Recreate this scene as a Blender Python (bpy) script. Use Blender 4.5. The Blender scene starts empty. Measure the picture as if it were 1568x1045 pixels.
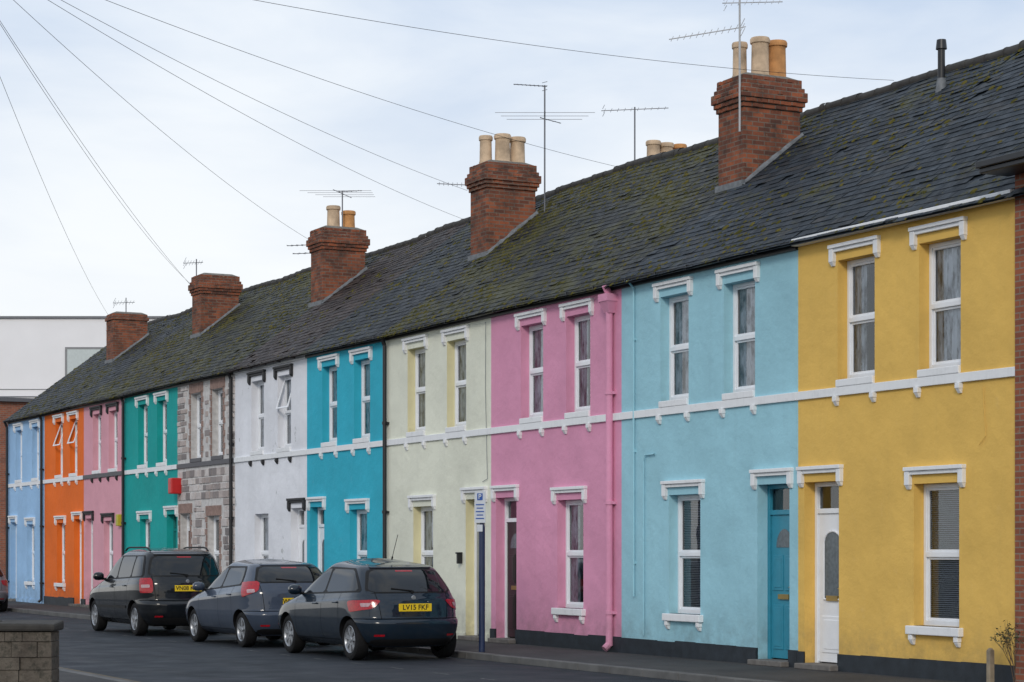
import bpy, math, random
import numpy as np
from mathutils import Vector, Matrix, noise
random.seed(7)
S = bpy.context.scene
COL = S.collection

# ------------------------------------------------------------------ helpers
class MB:
    def __init__(s): s.v=[]; s.f=[]; s.m=[]
    def quad(s,a,b,c,d,m=0):
        n=len(s.v); s.v+= [tuple(a),tuple(b),tuple(c),tuple(d)]; s.f.append((n,n+1,n+2,n+3)); s.m.append(m)
    def poly(s,pts,m=0):
        n=len(s.v); s.v+=[tuple(p) for p in pts]; s.f.append(tuple(range(n,n+len(pts)))); s.m.append(m)
    def hexa(s,p,m=0):
        n=len(s.v); s.v+=[tuple(q) for q in p]
        for f in ((0,3,2,1),(4,5,6,7),(0,1,5,4),(1,2,6,5),(2,3,7,6),(3,0,4,7)):
            s.f.append(tuple(n+i for i in f)); s.m.append(m)
    def box(s,x0,x1,y0,y1,z0,z1,m=0):
        s.hexa([(x0,y0,z0),(x1,y0,z0),(x1,y1,z0),(x0,y1,z0),(x0,y0,z1),(x1,y0,z1),(x1,y1,z1),(x0,y1,z1)],m)
    def cyl(s,p0,p1,r0,r1=None,n=10,m=0,cap=True):
        r1=r0 if r1 is None else r1
        p0=Vector(p0); p1=Vector(p1); d=(p1-p0).normalized()
        a=d.orthogonal().normalized(); b=d.cross(a)
        k=len(s.v)
        for i in range(n):
            t=2*math.pi*i/n; o=a*math.cos(t)+b*math.sin(t)
            s.v.append(tuple(p0+o*r0)); s.v.append(tuple(p1+o*r1))
        for i in range(n):
            j=(i+1)%n
            s.f.append((k+2*i,k+2*j,k+2*j+1,k+2*i+1)); s.m.append(m)
        if cap:
            s.f.append(tuple(k+2*i for i in range(n))[::-1]); s.m.append(m)
            s.f.append(tuple(k+2*i+1 for i in range(n))); s.m.append(m)
    def lathe(s,c,prof,n=16,m=0,axis='z'):
        k=len(s.v)
        for (r,h) in prof:
            for i in range(n):
                t=2*math.pi*i/n
                if axis=='z': s.v.append((c[0]+r*math.cos(t),c[1]+r*math.sin(t),c[2]+h))
                else: s.v.append((c[0]+r*math.cos(t),c[1]+h,c[2]+r*math.sin(t)))
        for j in range(len(prof)-1):
            for i in range(n):
                i2=(i+1)%n
                s.f.append((k+j*n+i,k+j*n+i2,k+(j+1)*n+i2,k+(j+1)*n+i)); s.m.append(m)
    def tube(s,pts,r,n=5,m=0):
        for a,b in zip(pts[:-1],pts[1:]): s.cyl(a,b,r,r,n,m,cap=False)
    def grid(s,P,m=0,close=False):
        k=len(s.v); nj=len(P); ni=len(P[0])
        for row in P:
            for q in row: s.v.append(tuple(q))
        for j in range(nj-1):
            for i in range(ni if close else ni-1):
                i2=(i+1)%ni
                s.f.append((k+j*ni+i,k+j*ni+i2,k+(j+1)*ni+i2,k+(j+1)*ni+i)); s.m.append(m)
    def obj(s,name,mats,parent=None,bevel=0,smooth=False,world=True,recalc=False):
        me=bpy.data.meshes.new(name); me.from_pydata(s.v,[],s.f)
        for mt in mats: me.materials.append(mt)
        me.polygons.foreach_set('material_index',s.m)
        if recalc:
            import bmesh
            bm=bmesh.new(); bm.from_mesh(me); bmesh.ops.remove_doubles(bm,verts=bm.verts,dist=1e-5)
            bmesh.ops.recalc_face_normals(bm,faces=bm.faces); bm.to_mesh(me); bm.free()
        if smooth:
            me.polygons.foreach_set('use_smooth',[True]*len(me.polygons)); me.set_sharp_from_angle(angle=math.radians(35))
        me.update()
        o=bpy.data.objects.new(name,me); COL.objects.link(o)
        if parent:
            o.parent=parent
            if world: o.matrix_parent_inverse=parent.matrix_basis.inverted()
        if bevel:
            b=o.modifiers.new('bevel','BEVEL'); b.width=bevel; b.segments=2; b.limit_method='ANGLE'
        return o
def empty(name,loc,rz=0,scale=1):
    e=bpy.data.objects.new(name,None); COL.objects.link(e)
    e.empty_display_size=.3
    e.matrix_basis=Matrix.Translation(loc)@Matrix.Rotation(rz,4,'Z')@Matrix.Scale(scale,4)
    return e

# ------------------------------------------------------------------ materials
class NT:
    def __init__(s,name):
        s.mat=bpy.data.materials.new(name); s.mat.use_nodes=True; s.t=s.mat.node_tree; s.t.nodes.clear()
        s.out=s.n('ShaderNodeOutputMaterial'); s.b=s.n('ShaderNodeBsdfPrincipled'); s.l(s.b.outputs[0],s.out.inputs[0])
        s.tc=s.n('ShaderNodeTexCoord').outputs['Object']
    def n(s,k,**kw):
        x=s.t.nodes.new(k)
        for a,b in kw.items(): setattr(x,a,b)
        return x
    def l(s,a,b): s.t.links.new(a,b)
    def mapp(s,sc,loc=(0,0,0)):
        m=s.n('ShaderNodeMapping'); m.inputs['Scale'].default_value=sc; m.inputs['Location'].default_value=loc; s.l(s.tc,m.inputs[0]); return m.outputs[0]
    def noise(s,scale,detail=4,rough=.55,vec=None):
        x=s.n('ShaderNodeTexNoise'); x.inputs['Scale'].default_value=scale; x.inputs['Detail'].default_value=detail; x.inputs['Roughness'].default_value=rough
        s.l(vec or s.tc,x.inputs['Vector']); return x.outputs[0]
    def ramp(s,f,a,b,ca=0.,cb=1.):
        r=s.n('ShaderNodeMapRange'); s.l(f,r.inputs[0]); 
        for i,v in zip((1,2,3,4),(a,b,ca,cb)): r.inputs[i].default_value=v
        return r.outputs[0]
    def mix(s,f,a,b,mode='MIX'):
        m=s.n('ShaderNodeMix',data_type='RGBA',blend_type=mode)
        for sock,v in ((m.inputs[0],f),(m.inputs[6],a),(m.inputs[7],b)):
            if isinstance(v,(int,float)): sock.default_value=v
            elif isinstance(v,tuple): sock.default_value=(*v[:3],1)
            else: s.l(v,sock)
        return m.outputs[2]
    def math(s,op,a,b=0.):
        m=s.n('ShaderNodeMath',operation=op)
        for sock,v in ((m.inputs[0],a),(m.inputs[1],b)):
            if isinstance(v,(int,float)): sock.default_value=v
            else: s.l(v,sock)
        return m.outputs[0]
    def bump(s,h,strength=.3,dist=.01,prev=None):
        b=s.n('ShaderNodeBump'); b.inputs['Strength'].default_value=strength; b.inputs['Distance'].default_value=dist; s.l(h,b.inputs['Height'])
        if prev: s.l(prev,b.inputs['Normal'])
        return b.outputs[0]
    def fin(s,col,rough=.8,nrm=None,metal=0,coat=0,spec=.5):
        if isinstance(col,tuple): s.b.inputs['Base Color'].default_value=(*col[:3],1)
        else: s.l(col,s.b.inputs['Base Color'])
        if isinstance(rough,(int,float)): s.b.inputs['Roughness'].default_value=rough
        else: s.l(rough,s.b.inputs['Roughness'])
        s.b.inputs['Metallic'].default_value=metal; s.b.inputs['Coat Weight'].default_value=coat; s.b.inputs['Coat Roughness'].default_value=.03
        s.b.inputs['Specular IOR Level'].default_value=spec
        if nrm: s.l(nrm,s.b.inputs['Normal'])
        return s.mat
def sc(c,k): return tuple(min(1,x*k) for x in c)

def stucco(name,c,peel=None,dirt=.5):
    t=NT(name)
    n1=t.ramp(t.noise(.7,7,.6),.35,.7); col=t.mix(n1,sc(c,1.05),sc(c,.88))
    n2=t.ramp(t.noise(1,5,.6,t.mapp((5,5,.35))),.55,.78,0,.28); col=t.mix(n2,col,tuple(x*.75+.02 for x in c))
    n4=t.ramp(t.noise(3.1,7,.75),.60,.72,0,.25); col=t.mix(n4,col,tuple(min(1,x*.8+.16) for x in c))
    n5=t.ramp(t.noise(5.1,8,.8),.66,.69,0,.35); col=t.mix(n5,col,tuple(x*.62+.03 for x in c))
    if peel: col=t.mix(t.ramp(t.noise(1.6,9,.7),.63,.65,0,.8),col,peel)
    sx=t.n('ShaderNodeSeparateXYZ'); t.l(t.tc,sx.inputs[0])
    g=t.ramp(sx.outputs[2],0.1,.9,1,0); d=t.math('MULTIPLY',g,t.ramp(t.noise(4,6,.65),.35,.7,0,dirt))
    col=t.mix(d,col,(.10,.10,.085))
    b=t.bump(t.noise(1.7,4),.5,.08); b=t.bump(t.noise(45,5,.7),.45,.008,b)
    return t.fin(col,.82,b,spec=.3)
def plain(name,c,rough=.5,var=.12,bump=.1,scale=8,**kw):
    t=NT(name); col=t.mix(t.ramp(t.noise(scale,5),.3,.75),sc(c,1+var*.3),sc(c,1-var))
    return t.fin(col,rough,t.bump(t.noise(scale*6,3),bump,.004),**kw)
def trim(name,c):
    t=NT(name); col=t.mix(t.ramp(t.noise(5,7,.7),.55,.72,0,.45),c,sc(c,.68)); 
    col=t.mix(t.ramp(t.noise(1,5,.6,t.mapp((14,14,1.2))),.5,.8,0,.3),col,sc(c,.65))
    return t.fin(col,.6,t.bump(t.noise(40,3),.2,.004))
def brick(name,c1,c2,mortar,grime=.5):
    t=NT(name); sx=t.n('ShaderNodeSeparateXYZ'); t.l(t.tc,sx.inputs[0])
    cx=t.n('ShaderNodeCombineXYZ'); t.l(t.math('ADD',sx.outputs[0],sx.outputs[1]),cx.inputs[0]); t.l(sx.outputs[2],cx.inputs[1])
    bt=t.n('ShaderNodeTexBrick'); t.l(cx.outputs[0],bt.inputs['Vector'])
    bt.inputs['Color1'].default_value=(*c1,1); bt.inputs['Color2'].default_value=(*c2,1); bt.inputs['Mortar'].default_value=(*mortar,1)
    bt.inputs['Scale'].default_value=1; bt.inputs['Brick Width'].default_value=.225; bt.inputs['Row Height'].default_value=.075
    bt.inputs['Mortar Size'].default_value=.009; bt.inputs['Mortar Smooth'].default_value=.2; bt.inputs['Bias'].default_value=-.1
    col=t.mix(t.ramp(t.noise(2.5,7,.7),.42,.68,0,grime),bt.outputs[0],(.045,.038,.034))
    col=t.mix(t.ramp(t.noise(9,7,.7),.6,.7,0,.45),col,(.34,.29,.2))
    b=t.bump(bt.outputs['Fac'],-1,.015); b=t.bump(t.noise(50,4,.7),.6,.008,b)
    return t.fin(col,.9,b,spec=.2)
def slate(name,c0,c1,tint,moss):
    t=NT(name); g=t.n('ShaderNodeNewGeometry')
    r=g.outputs['Random Per Island']
    col=t.mix(r,c0,c1)
    r2=t.math('FRACT',t.math('MULTIPLY',r,17.31)); col=t.mix(t.ramp(r2,.72,1,0,.7),col,tint)
    col=t.mix(t.ramp(t.noise(14,6,.7),.58,.72,0,.3),col,(.13,.135,.135))
    col=t.mix(t.ramp(t.noise(1,5,.6,t.mapp((3,.5,.5))),.45,.7,0,.65),col,sc(c0,.6))
    m=t.math('ADD',t.math('MULTIPLY',t.noise(1.1,6,.65),.6),t.math('MULTIPLY',t.noise(7,5,.75),.4))
    col=t.mix(t.ramp(m,.60-moss*.13,.67-moss*.11,0,.75),col,(.066,.064,.016))
    return t.fin(col,t.ramp(t.noise(6,4),.3,.7,.5,.8),t.bump(t.noise(30,5,.7),.5,.006),spec=.25)

M={}
WHT=trim('white_trim_paint',(.80,.82,.84))
BLK=trim('black_trim_paint',(.02,.021,.024))
M['upvc']=plain('white_upvc',(.82,.85,.89),.35,.06,.03)
M['greytrim']=trim('grey_trim',(.10,.10,.11))
M['brick']=brick('chimney_brick',(.33,.105,.052),(.125,.052,.038),(.19,.15,.12),.75)
M['brick2']=brick('wall_brick',(.33,.11,.06),(.22,.075,.05),(.25,.2,.16),.3)
M['pot']=plain('buff_clay_pot',(.62,.46,.31),.8,.45,.3,5)
M['pot2']=plain('orange_clay_pot',(.58,.28,.10),.8,.45,.3,5)
M['mortar']=plain('lime_mortar',(.18,.17,.15),.9,.5,.6,10)
M['lead']=plain('lead_flashing',(.17,.185,.20),.6,.5,.4,9)
M['alu']=plain('aerial_metal',(.16,.17,.19),.45,.2,.05,metal=.4)
M['blackmetal']=plain('black_pipe_paint',(.012,.013,.016),.4,.3,.1)
M['rubber']=plain('cable_rubber',(.02,.02,.022),.6,.1,.05)
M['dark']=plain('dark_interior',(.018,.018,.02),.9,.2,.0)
M['step']=plain('stone_step',(.16,.15,.14),.85,.4,.4)
M['plinth']=plain('bitumen_plinth',(.020,.028,.037),.6,.5,.5,5)
M['bluecol']=plain('navy_pole_paint',(.02,.035,.09),.35,.2,.05)
M['ridge']=plain('ridge_tile',(.045,.042,.038),.8,.5,.5,6)
t=NT('moss'); M['moss']=t.fin(t.mix(t.ramp(t.noise(5,4),.35,.65),(.040,.045,.010),(.15,.125,.03)),.95,t.bump(t.noise(80,4),1,.02),spec=.1)

def glassmat(name,k=1.):
    t=NT(name); tr=t.n('ShaderNodeBsdfTransparent'); tr.inputs[0].default_value=(.88,.92,.96,1)
    gl=t.n('ShaderNodeBsdfGlossy'); gl.inputs['Roughness'].default_value=.015; gl.inputs[0].default_value=(.93,.97,1,1)
    fr=t.n('ShaderNodeFresnel'); fr.inputs[0].default_value=1.6
    nb=t.bump(t.noise(1.6,2),.06,.02); t.l(nb,gl.inputs['Normal'])
    mx=t.n('ShaderNodeMixShader'); t.l(t.math('MULTIPLY',fr.outputs[0],1.5*k),mx.inputs[0]); t.l(tr.outputs[0],mx.inputs[1]); t.l(gl.outputs[0],mx.inputs[2])
    t.l(mx.outputs[0],t.out.inputs[0]); t.t.nodes.remove(t.b); return t.mat
M['glass']=glassmat('window_glass')
t=NT('net_curtain'); nn=t.ramp(t.noise(1,6,.6,t.mapp((11,4,2.2))),.45,.62); M['net']=t.fin(t.mix(nn,(.86,.87,.88),(.10,.105,.115)),.9)
M['blind']=plain('blind_slats',(.62,.64,.66),.6,.1,.05)

# ------------------------------------------------------------------ camera (level, rising-front lens shift)
cam=bpy.data.cameras.new('camera'); co=bpy.data.objects.new('camera',cam); COL.objects.link(co); S.camera=co
co.location=(0,-16.8,1.6); co.rotation_euler=(math.radians(90),0,math.radians(63))
cam.lens=74.6; cam.sensor_width=36; cam.shift_y=.2057; cam.clip_end=6000; cam.clip_start=.1

# ------------------------------------------------------------------ light
S.view_settings.view_transform='Standard'; S.view_settings.look='None'; S.view_settings.exposure=0
sunv=Vector((.80,-.60,.0)).normalized()*math.cos(math.radians(27))+Vector((0,0,math.sin(math.radians(27))))
sl=bpy.data.lights.new('sun','SUN'); sl.energy=1.2; sl.angle=math.radians(12); sl.color=(1,.91,.80)
so=bpy.data.objects.new('sun',sl); COL.objects.link(so); so.rotation_euler=(-sunv).to_track_quat('-Z','Y').to_euler(); so.location=(10,-30,30)
w=bpy.data.worlds.new('World'); S.world=w; w.use_nodes=True; nt=w.node_tree; nt.nodes.clear()
def wn(k): return nt.nodes.new(k)
out=wn('ShaderNodeOutputWorld'); bg=wn('ShaderNodeBackground'); bg.inputs[1].default_value=.1; nt.links.new(bg.outputs[0],out.inputs[0])
sky=wn('ShaderNodeTexSky'); sky.sky_type='NISHITA'; sky.sun_disc=False; sky.sun_elevation=math.radians(27); sky.sun_rotation=math.atan2(.80,-.60)
tc=wn('ShaderNodeTexCoord'); mp=wn('ShaderNodeMapping'); mp.inputs['Scale'].default_value=(1,1,3.6); mp.inputs['Location'].default_value=(.35,.1,.2)
nt.links.new(tc.outputs['Generated'],mp.inputs[0])
nz=wn('ShaderNodeTexNoise'); nz.inputs['Scale'].default_value=4.2; nz.inputs['Detail'].default_value=6; nz.inputs['Roughness'].default_value=.52; nz.inputs['Distortion'].default_value=.3
nt.links.new(mp.outputs[0],nz.inputs['Vector'])
mr=wn('ShaderNodeMapRange'); mr.inputs[1].default_value=.38; mr.inputs[2].default_value=.66; nt.links.new(nz.outputs[0],mr.inputs[0])
cl=wn('ShaderNodeMix'); cl.data_type='RGBA'; cl.inputs[6].default_value=(6.2,7.3,9.0,1); cl.inputs[7].default_value=(9.3,9.8,10.4,1); nt.links.new(mr.outputs[0],cl.inputs[0])
sxz=wn('ShaderNodeSeparateXYZ'); nt.links.new(tc.outputs['Generated'],sxz.inputs[0])
hz=wn('ShaderNodeMapRange'); hz.inputs[1].default_value=.06; hz.inputs[2].default_value=.24; hz.inputs[3].default_value=1; hz.inputs[4].default_value=0; nt.links.new(sxz.outputs[2],hz.inputs[0])
c2=wn('ShaderNodeMix'); c2.data_type='RGBA'; nt.links.new(hz.outputs[0],c2.inputs[0]); nt.links.new(cl.outputs[2],c2.inputs[6]); c2.inputs[7].default_value=(10.7,10.7,10.6,1)
c3=wn('ShaderNodeMix'); c3.data_type='RGBA'; c3.inputs[0].default_value=.90; nt.links.new(sky.outputs[0],c3.inputs[6]); nt.links.new(c2.outputs[2],c3.inputs[7])
nt.links.new(c3.outputs[2],bg.inputs[0])

# ------------------------------------------------------------------ ground
t=NT('ground_tarmac'); g_m=t.fin(t.mix(t.ramp(t.noise(.4,6),.3,.7),(.05,.05,.048),(.08,.08,.07)),.9)
mb=MB(); mb.quad((-2500,-2500,-.108),(2500,-2500,-.108),(2500,2500,-.108),(-2500,2500,-.108)); mb.obj('ground',[g_m])
t=NT('asphalt')
col=t.mix(t.ramp(t.noise(.5,6,.6),.3,.7),(.014,.019,.026),(.028,.035,.045)); col=t.mix(t.ramp(t.noise(110,3,.6),.55,.75,0,.6),col,(.075,.08,.09))
col=t.mix(t.ramp(t.noise(1,4,.5,t.mapp((.12,2.2,1))),.5,.75,0,.5),col,(.010,.012,.016))
asph=t.fin(col,t.ramp(t.noise(1.5,4),.3,.7,.6,.85),t.bump(t.noise(120,4,.7),.6,.008),spec=.3)
mb=MB(); mb.quad((-260,-9.1,-.1),(40,-9.1,-.1),(40,-2.15,-.1),(-260,-2.15,-.1)); mb.obj('road',[asph])
t=NT('pavement_tarmac'); col=t.mix(t.ramp(t.noise(.9,6,.6),.3,.7),(.035,.035,.037),(.065,.064,.064)); col=t.mix(t.ramp(t.noise(70,3),.6,.75,0,.6),col,(.14,.14,.135))
pav=t.fin(col,.85,t.bump(t.noise(90,4,.7),.5,.006),spec=.3)
mb=MB(); mb.box(-120,40,-2.0,.3,-.107,0); mb.obj('pavement',[pav])
mb=MB(); mb.box(-120,40,-14,-9.25,-.107,0); mb.obj('pavement',[pav])
kerbm=plain('kerb_stone',(.12,.12,.118),.8,.4,.4,3)
for y0 in (-2.15,-9.25):
    mb=MB(); x=-120
    while x<40:
        mb.box(x,x+.905,y0,y0+.15,-.106,.004+random.uniform(-.003,.003)); x+=.915
    mb.obj('kerb',[kerbm],bevel=.012)
t=NT('worn_white_paint'); tr=t.fin(t.mix(t.ramp(t.noise(14,6,.7),.40,.54),(.17,.18,.18),(.03,.034,.04)),.7); linew=tr
t=NT('worn_yellow_paint'); liney=t.fin(t.mix(t.ramp(t.noise(12,6,.7),.42,.6),(.16,.11,.035),(.035,.035,.035)),.7)
mb=MB(); x=-60
while x<-8:
    mb.quad((x,-4.31,-.096),(x+.5,-4.31,-.096),(x+.5,-4.25,-.096),(x,-4.25,-.096)); x+=1.5
mb.obj('parking_bay_marking',[linew])
mb=MB()
for y0 in (-8.62,-8.80): mb.quad((-70,y0,-.096),(20,y0,-.096),(20,y0+.06,-.096),(-70,y0+.06,-.096))
mb.obj('double_yellow_line',[liney])

# ------------------------------------------------------------------ houses
RZ0,RK,RY=5.95,.7725,4.0
def sag(x,y): return max(0,y/RY)*(.045*math.sin(x*.33+1.2)+.025*math.sin(x*.83)+.012*math.sin(2.1*x))+.012*math.sin(x*.7)
def roofz(x,y): return RZ0+RK*y+sag(x,y)
tn=math.hypot(1,RK)
def wallgrid(mb,x0,x1,z0,z1,y,ops,dep,m,mr=None):
    xs=sorted({x0,x1,*[o[0] for o in ops],*[o[1] for o in ops]}); zs=sorted({z0,z1,*[o[2] for o in ops],*[o[3] for o in ops]})
    for a,b in zip(xs[:-1],xs[1:]):
        for c,d in zip(zs[:-1],zs[1:]):
            cx,cz=(a+b)/2,(c+d)/2
            if any(o[0]<cx<o[1] and o[2]<cz<o[3] for o in ops): continue
            mb.quad((a,y,c),(b,y,c),(b,y,d),(a,y,d),m)
    mr=m if mr is None else mr
    for a,b,c,d in [o[:4] for o in ops]:
        mb.quad((a,y,c),(a,y,d),(a,y+dep,d),(a,y+dep,c),mr); mb.quad((b,y,c),(b,y+dep,c),(b,y+dep,d),(b,y,d),mr)
        mb.quad((a,y,d),(b,y,d),(b,y+dep,d),(a,y+dep,d),mr); mb.quad((a,y,c),(a,y+dep,c),(b,y+dep,c),(b,y,c),mr)

WY=.155
def window(P,cx,w_,z0,z1,kind,tilt=0):
    a,b=cx-w_/2,cx+w_/2; y=WY; zm=(z0+z1)/2
    f=MB(); fw=.055
    f.box(a,a+fw,y,y+.06,z0,z1); f.box(b-fw,b,y,y+.06,z0,z1)
    f.box(a+fw,b-fw,y,y+.06,z1-fw,z1); f.box(a+fw,b-fw,y,y+.06,z0,z0+fw+.015)
    f.box(a+fw,b-fw,y-.008,y+.055,zm-.03,zm+.035)
    for (c,d,yy) in ((z0+fw+.015,zm-.03,.022),(zm+.035,z1-fw,.012)):
        if tilt and c>zm:   # open top-hung vent leaning out
            hz=d; L=d-c
            for (xa,xb,sa,sb) in ((a+fw,a+fw+.04,0,L),(b-fw-.04,b-fw,0,L),(a+fw+.04,b-fw-.04,0,.04),(a+fw+.04,b-fw-.04,L-.04,L)):
                pts=[]
                for th in (0,.03):
                    for (xx,ss) in ((xa,sa),(xb,sa),(xb,sb),(xa,sb)):
                        pts.append((xx,y-.02-ss*math.sin(tilt)+th,hz-ss*math.cos(tilt)))
                f.hexa(pts)
            continue
        e=.032
        f.box(a+fw,a+fw+e,y+yy,y+yy+.03,c,d); f.box(b-fw-e,b-fw,y+yy,y+yy+.03,c,d)
        f.box(a+fw+e,b-fw-e,y+yy,y+yy+.03,c,c+e); f.box(a+fw+e,b-fw-e,y+yy,y+yy+.03,d-e,d)
    f.obj('window_frame',[M['upvc']],P,bevel=.006)
    g=MB(); g.quad((a+.03,y+.042,z0+.03),(b-.03,y+.042,z0+.03),(b-.03,y+.042,z1-.03),(a+.03,y+.042,z1-.03)); g.obj('window_glass',[M['glass']],P)
    c=MB(); yb=y+.10
    if kind=='net':
        rows=[]
        for j in range(2):
            z=z0+.02+(z1-z0-.04)*j
            rows.append([(a+.01+(w_-.02)*i/40,yb+.02*math.sin(i*1.35+random.random()*.4),z) for i in range(41)])
        c.grid(rows)
        c.obj('net_curtain',[M['net']],P,smooth=True)
    elif kind=='drapes':
        for s0,s1 in ((a+.01,a+w_*.42),(b-w_*.36,b-.01)):
            rows=[]
            for j in range(7):
                tt=j/6; z=z0+.02+(z1-z0-.04)*tt
                rows.append([((s0+(s1-s0)*i/20) ,yb+.025*math.sin(i*1.5),z) for i in range(21)])
            c.grid(rows)
        c.obj('curtain',[M['net']],P,smooth=True)
    elif kind=='blind':
        z=z0+.03
        while z<z1-.05:
            c.hexa([(a+.02,yb,z),(b-.02,yb,z),(b-.02,yb+.03,z+.012),(a+.02,yb+.03,z+.012),(a+.02,yb,z+.003),(b-.02,yb,z+.003),(b-.02,yb+.03,z+.015),(a+.02,yb+.03,z+.015)]); z+=.026
        c.obj('venetian_blind',[M['blind']],P)
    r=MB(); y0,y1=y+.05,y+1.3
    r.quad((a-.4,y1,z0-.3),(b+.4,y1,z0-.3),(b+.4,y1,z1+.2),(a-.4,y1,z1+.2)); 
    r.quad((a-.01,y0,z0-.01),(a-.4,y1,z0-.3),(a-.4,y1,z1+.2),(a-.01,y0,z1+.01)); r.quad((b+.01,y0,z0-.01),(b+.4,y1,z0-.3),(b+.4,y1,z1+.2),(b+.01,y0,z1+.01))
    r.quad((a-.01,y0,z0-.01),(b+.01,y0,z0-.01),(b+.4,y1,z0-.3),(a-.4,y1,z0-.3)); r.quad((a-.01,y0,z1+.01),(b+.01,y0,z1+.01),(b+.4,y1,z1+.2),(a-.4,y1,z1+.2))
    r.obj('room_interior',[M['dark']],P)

def label(mb,cx,w_,zt,m=0):
    """Victorian hood mould: thin stepped bar with dropped ends; zt = top of opening"""
    a,b=cx-w_/2-.12,cx+w_/2+.12
    mb.box(a,b,-.045,.01,zt+.115,zt+.165,m); mb.box(a-.015,b+.015,-.075,.01,zt+.165,zt+.215,m)
    for s,e in ((a-.008,a+.085),(b-.085,b+.008)):
        mb.box(s,e,-.060,.01,zt-.015,zt+.163,m)
        mb.hexa([(s+.015,-.025,zt-.07),(e-.015,-.025,zt-.07),(e-.015,.01,zt-.07),(s+.015,.01,zt-.07),(s+.004,-.055,zt-.017),(e-.004,-.055,zt-.017),(e-.004,.01,zt-.017),(s+.004,.01,zt-.017)],m)
def corbel(mb,cx,zt,m=0,w_=.085):
    s,e=cx-w_/2,cx+w_/2
    mb.box(s,e,-.065,.01,zt-.07,zt,m)
    mb.hexa([(s+.015,-.025,zt-.13),(e-.015,-.025,zt-.13),(e-.015,.01,zt-.13),(s+.015,.01,zt-.13),(s+.004,-.06,zt-.072),(e-.004,-.06,zt-.072),(e-.004,.01,zt-.072),(s+.004,.01,zt-.072)],m)

def doorway(P,cx,w_,z1,dm,style):
    a,b=cx-w_/2,cx+w_/2; y=.17
    f=MB(); fm=M['upvc'] if style!='self' else dm
    f.box(a,a+.06,y,y+.08,.06,z1); f.box(b-.06,b,y,y+.08,.06,z1); f.box(a+.06,b-.06,y,y+.08,z1-.06,z1); f.box(a+.06,b-.06,y,y+.08,2.12,2.19)
    f.obj('door_frame',[fm],P,bevel=.006)
    g=MB(); g.quad((a+.05,y+.05,2.17),(b-.05,y+.05,2.17),(b-.05,y+.05,z1-.05),(a+.05,y+.05,z1-.05)); g.obj('fanlight_glass',[M['glass']],P)
    i=MB(); i.box(a,b,y+.3,y+.32,.06,z1); i.obj('hall_interior',[M['dark']],P)
    l=MB(); l.box(a+.062,b-.062,y+.025,y+.07,.09,2.118)
    xa,xb=a+.15,b-.15; xm=cx
    if style=='upvc':
        for (p,q,r,s) in ((xa,xb,.22,.72),):
            l.box(p,q,y+.012,y+.03,r,s); l.box(p+.05,q-.05,y+.004,y+.02,r+.05,s-.05)
    else:
        for (r,s) in ((.22,.85),(1.05,1.55)):
            for p,q in ((xa-.03,xm-.03),(xm+.03,xb+.03)):
                l.box(p,q,y+.012,y+.03,r,s); l.box(p+.04,q-.04,y+.005,y+.02,r+.04,s-.04)
    l.obj('door_leaf',[dm],P,bevel=.006)
    if style=='upvc':
        gg=MB(); pts=[(xa+.05,.95),(xb-.05,.95),(xb-.05,1.72)]+[(xm+(xb-.05-xm)*math.cos(th),1.72+.16*math.sin(th)) for th in np.linspace(.1,math.pi-.1,9)]+[(xa+.05,1.72)]
        gg.poly([(p,y+.018,q) for p,q in pts]); gg.obj('door_glass',[M['dark2']],P)
        tt=MB()
        for k in range(len(pts)):
            p,q=pts[k],pts[(k+1)%len(pts)]; tt.cyl((p[0],y+.016,p[1]),(q[0],y+.016,q[1]),.014,n=6)
        tt.obj('door_glass_bead',[M['upvc']],P)
    else:
        gg=MB(); pts=[(xm+.2*math.cos(th),1.66+.26*math.sin(th)) for th in np.linspace(0,math.pi,13)]
        gg.poly([(p,y+.018,q) for p,q in pts]); gg.obj('door_glass',[M['dark2']],P)
    h=MB(); h.box(xb+.03,xb+.06,y-.02,y+.025,1.0,1.2); h.cyl((xb+.045,y-.03,1.1),(xb-.06,y-.03,1.1),.011,n=8); h.box(xm-.13,xm+.13,y-.004,y+.03,.93,1.0); h.obj('door_furniture',[M['brass']],P)
    s=MB(); s.box(a-.02,b+.02,-.16,y+.08,.0,.075); s.obj('door_step',[M['step']],P,bevel=.01)
M['dark2']=plain('obscure_glass',(.12,.15,.17),.15,.4,.2,20)
M['brass']=plain('brass',(.45,.32,.12),.35,.2,.05,metal=.8)

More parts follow.
